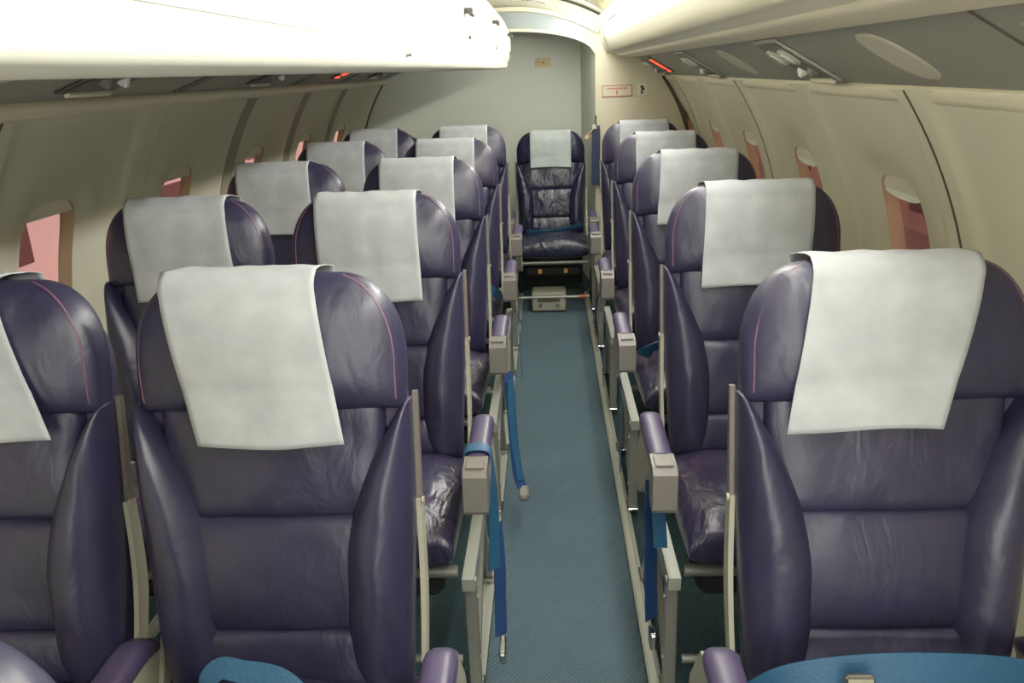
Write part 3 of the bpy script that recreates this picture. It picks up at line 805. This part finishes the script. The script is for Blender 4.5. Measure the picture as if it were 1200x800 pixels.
P0, DY = 1.05, .80
ordn = ['nearest', 'second', 'third', 'fourth', 'fifth']
S = {}
XL, XLL, XR = -.427, -.897, .484
dxL = [.0, 0, 0, 0, 0]; dxLL = [-.012, 0, 0, 0, 0]; dxR = [0, 0, 0, 0, 0]
for i in range(5):
    n = ordn[i]; y = P0+DY*i; v = i % 2
    S['L', i] = seat(XL, y, v, 'purple leather seat left of the aisle, %s row from the camera' % n, (1,), 'left aisle seats', cover=dict(seed=11+i, skew=(1.4, .3, 0, 0, 0)[i], off=(-.031, -.013, -.012, -.012, -.012)[i], w=(.116, .123, .125, .125, .125)[i], front=(.25, .258, .25, .25, .25)[i], wid=(-.06, 0, 0, 0, 0)[i]),
                     clabel='white paper cover on the %s seat back in the column left of the aisle' % n, cover_group='covers on the left aisle seats', legs=(1,))
    S['LL', i] = seat(XLL, y, 1-v, 'purple leather window seat at far left, %s row from the camera' % n, (), 'left window seats', cover=dict(seed=31+i, skew=(2.3, .8, .5, 0, 0)[i], off=(-.045, -.008, -.03, -.012, -.012)[i]),
                      clabel='white paper cover on the far-left window seat, %s in its column' % n, cover_group='covers on the left window seats', legs=(-1,))
    S['R', i] = seat(XR, y, v, 'purple leather single seat right of the aisle, %s row from the camera' % n, (-1,), 'right single seats', cover=dict(seed=51+i, skew=(-1.5, -.4, -.5, 0, 0)[i], off=(.000, .006, .008, .008, .008)[i], w=(.117, .125, .125, .125, .125)[i], wid=(-.08, 0, 0, 0, 0)[i]),
                     clabel='white paper cover on the right-hand seat, %s in its column' % n, cover_group='covers on the right single seats')
S['L', -1] = seat(XL-.03, P0-DY-.035, 0, 'glossy rounded purple seat top with red seam in the bottom left corner', (), 'left aisle seats', legs=(1,))
for key, sd in ((('LL', 0), 1), (('R', 0), -1)):
    r = S[key]; x = .232
    a = link('armrest', mk('armrest', arm_pad(x, .02, -.28, .545), 'arm_leather', 60), r); link('armrest_cap', mk('armrest_cap', arm_cap(x, -.28, .533), 'cap', 30), a)
    b_ = MB(); b_.prism([(.03, .50), (-.10, .515), (-.28, .50), (-.26, .46), (-.10, .44), (-.02, .36), (.03, .36)], 0, x-.009, x+.009); part('armrest_bracket', b_, 'cream_plastic', r, 30)
# rear row
YR = 4.93
seat(.012, YR, 2, 'dark navy leather seat at the end of the aisle facing the camera', (-2, 2), 'rear row seats', dz=-.075, cover=dict(seed=71, w=.122, front=.235),
     clabel='white cover shaded grey on the dark centre seat at the end of the aisle', cover_group='covers on the rear row')
seat(-.464, YR, 2, 'dark navy rear row seat just left of the aisle-end seat, mostly hidden', (), 'rear row seats', legs=(-1,), dz=-.075, cover=dict(seed=72),
     clabel='cover on the rear row seat hidden just left of the aisle-end seat', cover_group='covers on the rear row')
seat(-.962, YR, 2, 'dark navy rear row seat in the far left corner', (), 'rear row seats', legs=(-1,), dz=-.075, cover=dict(seed=73),
     clabel='pale cover glimpsed on the rear row seat in the far left corner', cover_group='covers on the rear row')

exec_belts = True
def belt(parent, pts, wd, w=.046, m='belt', name='seat_belt'):
    """world coordinates -> child of the seat"""
    mb = MB().ribbon(pts, w, wd); L = parent.location
    mb.v = [(v[0]-L.x, v[1]-L.y, (v[2]-L.z)/parent.scale[2]) for v in mb.v]
    return part(name, mb, m, parent, 60)
def buckle(parent, seatobj, c, size, rot=None, m='steel'):
    mb = MB(); mb.box((0, 0, 0), size, bev=min(size)*.25); mb.box((0, -size[1]*.1, size[2]*.5), (size[0]*.8, size[1]*.5, .003), bev=.001)
    R = rot or Matrix.Identity(3); L = seatobj.location
    mb.v = [tuple(R @ Vector(v)+Vector(c)-Vector(L)) for v in mb.v]
    return part('buckle', mb, m, parent, 30)
def Y(i): return P0+DY*i
# near right seat: strap lying across the foot of the back, buckle on it
s = S['R', 0]
b = belt(s, [(.285, .95, .495), (.33, .935, .538), (.42, .925, .562), (.53, .922, .566), (.63, .935, .545), (.68, .95, .505)], (0, .35, 1), .056)
buckle(b, s, (.40, .895, .555), (.040, .014, .055), Matrix.Rotation(-.3, 3, 'X'))
# near left seat: folded loop of strap
s = S['L', 0]
b = belt(s, [(-.525, .88, .485), (-.51, .905, .535), (-.485, .925, .570), (-.45, .925, .568), (-.39, .92, .556), (-.345, .90, .515), (-.325, .88, .48)], [(.5, .4, .7), (.4, .5, .75), (0, .55, .8), (0, .55, .8), (-.3, .5, .8), (-.5, .4, .7)], .03)
belt(b.parent, [(-.485, .900, .54), (-.44, .905, .542), (-.38, .895, .528), (-.34, .88, .49)], (0, .55, .8), .022, 'belt_dark')
buckle(b, s, (-.465, .865, .515), (.045, .06, .014))
# second left seat: strap wrapped round the armrest and hanging by the leg
s = S['L', 1]; ax = XL+.265; ay = Y(1)-.31
b = belt(s, [(ax-.028, ay, .545), (ax-.029, ay, .590), (ax-.02, ay, .613), (ax+.02, ay, .613), (ax+.029, ay, .590), (ax+.03, ay, .52), (ax+.028, ay-.01, .42), (ax+.025, ay-.02, .33)], [(0, 1, 0), (0, 1, 0), (0, 1, 0), (0, 1, 0), (.5, .9, 0), (.7, .7, 0)], .034)
b2 = belt(s, [(ax+.03, ay+.02, .42), (ax+.036, ay+.0, .34), (ax+.036, ay-.03, .24), (ax+.036, ay-.05, .18)], (.6, .8, .0), .036, 'belt_dark')
buckle(b2, s, (ax+.040, ay-.06, .150), (.014, .05, .045), Matrix.Rotation(.4, 3, 'X'))
# third left seat: strap drooping into the aisle with its metal end
s = S['L', 2]; ay = Y(2)-.30
b = belt(s, [(ax+.02, ay+.05, .46), (ax+.028, ay, .36), (ax+.035, ay-.04, .26), (ax+.045, ay-.08, .17), (ax+.06, ay-.10, .13)], (.6, .8, 0), .04, 'belt_dark')
b = belt(s, [(ax+.028, ay+.03, .44), (ax+.03, ay-.02, .33), (ax+.04, ay-.05, .24), (ax+.055, ay-.09, .15)], (.6, .8, 0), .03)
buckle(b, s, (ax+.064, ay-.11, .115), (.03, .05, .025), Matrix.Rotation(.5, 3, 'X'), 'cap')
s = S['L', 3]; ay = Y(3)-.3
belt(s, [(-.36, Y(3)-.09, .50), (-.30, Y(3)-.13, .50), (-.24, Y(3)-.16, .485), (-.215, Y(3)-.18, .46)], (0, .3, 1), .04)
belt(s, [(ax+.02, ay+.04, .42), (ax+.03, ay, .3), (ax+.035, ay-.03, .15)], (0, 1, 0), .035)
# window seats: bit of strap by the hip
s = S['LL', 1]
belt(s, [(-.86, Y(1)-.13, .50), (-.79, Y(1)-.15, .52), (-.72, Y(1)-.15, .54), (-.70, Y(1)-.15, .58)], (0, -.4, 1), .05)
# right seats
ax = XR-.265
s = S['R', 1]; ay = Y(1)-.30
b = belt(s, [(ax-.0, ay+.10, .47), (ax-.008, ay+.05, .40), (ax-.012, ay, .30), (ax-.012, ay-.03, .2)], (.6, .8, 0), .05, 'belt_dark')
buckle(b, s, (ax-.012, ay-.05, .165), (.014, .04, .04))
belt(s, [(ax+.00, ay+.02, .50), (ax+.0, ay-.03, .44), (ax+.0, ay-.06, .40)], (.6, .8, .2), .04, 'belt')
s = S['R', 2]; ay = Y(2)-.30
belt(s, [(.29, Y(2)-.17, .475), (.31, Y(2)-.19, .505), (.36, Y(2)-.17, .515), (.42, Y(2)-.13, .515)], (0, -.5, .8), .045)
belt(s, [(ax-.008, ay+.05, .42), (ax-.012, ay, .28), (ax-.012, ay-.04, .15)], (0, 1, 0), .045, 'belt_dark')
s = S['R', 3]; ay = Y(3)-.30
belt(s, [(ax+.005, ay+.08, .52), (ax-.03, ay+.04, .47), (ax-.035, ay, .38), (ax-.02, ay-.03, .30)], (0, 1, 0), .045)
belt(s, [(ax-.012, ay, .28), (ax-.012, ay-.04, .12)], (0, 1, 0), .045, 'belt_dark')
# centre rear seat strap
cs = [o for o in bpy.data.objects if o.get('label', '').startswith('dark navy leather seat at the end')][0]
b = belt(cs, [(-.14, YR-.13, .445), (-.06, YR-.13, .44), (.04, YR-.12, .443), (.13, YR-.11, .46), (.19, YR-.10, .475)], (0, -.5, .8), .03)
buckle(b, cs, (-.13, YR-.15, .445), (.04, .02, .02)); buckle(b, cs, (-.10, YR-.20, .435), (.03, .03, .014))

# spare belt hanging on the jamb, box on the floor at the aisle end
r = empty('hanging_belt_extension', (.285, 5.02, .95), 'dark navy belt extension hanging on the door jamb beside the aisle-end seat', 'belt')
m = MB().ribbon([(0, .01, .08), (.002, 0, .02), (.0, 0, -.15), (.0, 0, -.27)], .05, (1, 0, 0), .006); part('strap', m, 'belt_navy', r)
m = MB(); m.tube([(-.0, -.005, .14), (0, -.005, .09)], .006, 8); m.box((-.01, -.01, .075), (.035, .014, .03), bev=.004); part('hook', m, 'steel', r)
m = MB().ribbon([(-.01, -.014, .07), (-.035, -.02, .04), (-.06, -.02, .01)], .022, (.6, 0, .8), .005); part('tag', m, 'tan', r)
r = empty('equipment_box', (-.015, YR-.27, 0), 'small pale grey metal box on the floor under the aisle-end seat', 'box')
m = MB(); m.box((0, 0, .068), (.20, .16, .11), bev=.008); part('case', m, 'cardboard', r)
m = MB(); m.box((0, -.085, .085), (.13, .008, .02), bev=.002); part('slot', m, 'groove', r)
m = MB(); m.disc((-.05, -.08, .05), (0, -1, 0), .010, .008); m.disc((.05, -.08, .05), (0, -1, 0), .010, .008); part('fastener', m, 'steel', r)
m = MB(); m.box((0, -.12, .235), (.36, .02, .20), bev=.004); part('under_seat_panel', m, 'black', cs)
# red sleeve at the end of the centre seat's cross bar
m = MB(); m.tube([(.155, -.345, .105), (.19, -.345, .105)], .013, 10); part('bar_sleeve', m, 'redoff', cs)

# ------------------------------------------------------------------ outside: apron building seen through the panes
def hangar(name, side, label, base, win):
    r = empty(name, (side*9+CX, 6, -2), label, 'building')
    m = MB(); m.box((0, 6, 1.5), (.4, 60, 9)); part('facade', m, base, r, None)
    for k in range(14):
        m = MB(); m.box((-side*.23, -15+k*3.1, .5+(k % 3)*.6), (.06, 1.5, 1.2)); part('facade_window', m, win, r, None)
    m = MB(); m.box((-side*.23, 6, 2.55), (.1, 60, .5)); part('ledge', m, win, r, None)
M['facade_l'] = mat('pink_glow_facade', (216, 176, 168), .8, var=.35, vscale=.35, emit=(232, 180, 170), estr=.55)  # self-glow stands in for the pink light on the building
M['facade_r'] = mat('brown_glow_facade', (120, 84, 76), .8, var=.3, vscale=.6, emit=(120, 80, 72), estr=.35)  # weak self-glow stands in for light on the right-hand building
M['fwin'] = mat('facade_glass_glow', (110, 70, 70), .4, emit=(120, 74, 72), estr=.3)  # glows a little too, in place of light falling on it
M['fwin_r'] = mat('facade_dark', (84, 54, 50), .4)
hangar('terminal_building', -1, 'pinkish lit building seen through the left windows', 'facade_l', 'fwin')
hangar('terminal_building', 1, 'dim brown building seen through the right windows', 'facade_r', 'fwin_r')
g = MB(); g.box((0, 10, -2.6), (60, 80, .1)); struct('ground', g, mat('apron', (130, 100, 95), .9), smooth=None)

# ------------------------------------------------------------------ lights, world
wd = bpy.data.worlds.new('World'); SC.world = wd; wd.use_nodes = True
bg = wd.node_tree.nodes['Background']; bg.inputs[0].default_value = (.80, .58, .52, 1); bg.inputs[1].default_value = .8
def area(name, loc, size, size_y, power, direction, color=(1, .99, .95)):
    l = bpy.data.lights.new(name, 'AREA'); l.shape = 'RECTANGLE'; l.size = size; l.size_y = size_y; l.energy = power; l.color = color
    o = bpy.data.objects.new(name, l); COL.objects.link(o); o.location = loc
    d = Vector(direction).normalized(); z = -d; y = Vector((0, 1, 0)); x = y.cross(z).normalized(); y = z.cross(x)
    o.matrix_world = Matrix.Translation(loc) @ Matrix((x, y, z)).transposed().to_4x4()
    return o
area('cove_light', (.266, 1.70, 1.562), .03, 5.8, 32, (-.85, 0, -.5))
area('cove_light', (.262, 1.70, 1.560), .03, 5.8, 10, (.0, 0, -1))
area('rear_fill', (.20, 4.75, 1.60), .12, .2, 2.6, (-.6, 1, -.5))  # added fill, brightens the rear wall beyond the tubes
area('forward_fill', (-.2, -1.2, .90), 1.5, 1.1, 25, (0, 1, .06), (1, .98, .95))  # unseen fill added behind the camera, tipped up to lift the shadows

# ------------------------------------------------------------------ camera
F, PI_, YA, RO = 950.2, .3223, .0524, .0370
r0 = Vector((cos(YA), sin(YA), 0)); fw_ = Vector((-sin(YA), cos(YA), 0)); dn = Vector((0, 0, -1))
Fv = fw_*cos(PI_)+dn*sin(PI_); Dn = dn*cos(PI_)-fw_*sin(PI_)
rt = r0*cos(RO)+Dn*sin(RO); dd = -r0*sin(RO)+Dn*cos(RO)
cam = bpy.data.cameras.new('Camera'); co = bpy.data.objects.new('Camera', cam); COL.objects.link(co)
cam.sensor_width = 36; cam.lens = F/1200*36; cam.clip_start = .02
co.matrix_world = Matrix.Translation((0, 0, 1.362)) @ Matrix((rt, -dd, -Fv)).transposed().to_4x4()
SC.camera = co
SC.view_settings.view_transform = 'Standard'; SC.view_settings.look = 'None'; SC.view_settings.exposure = 0.; SC.view_settings.gamma = 1.16
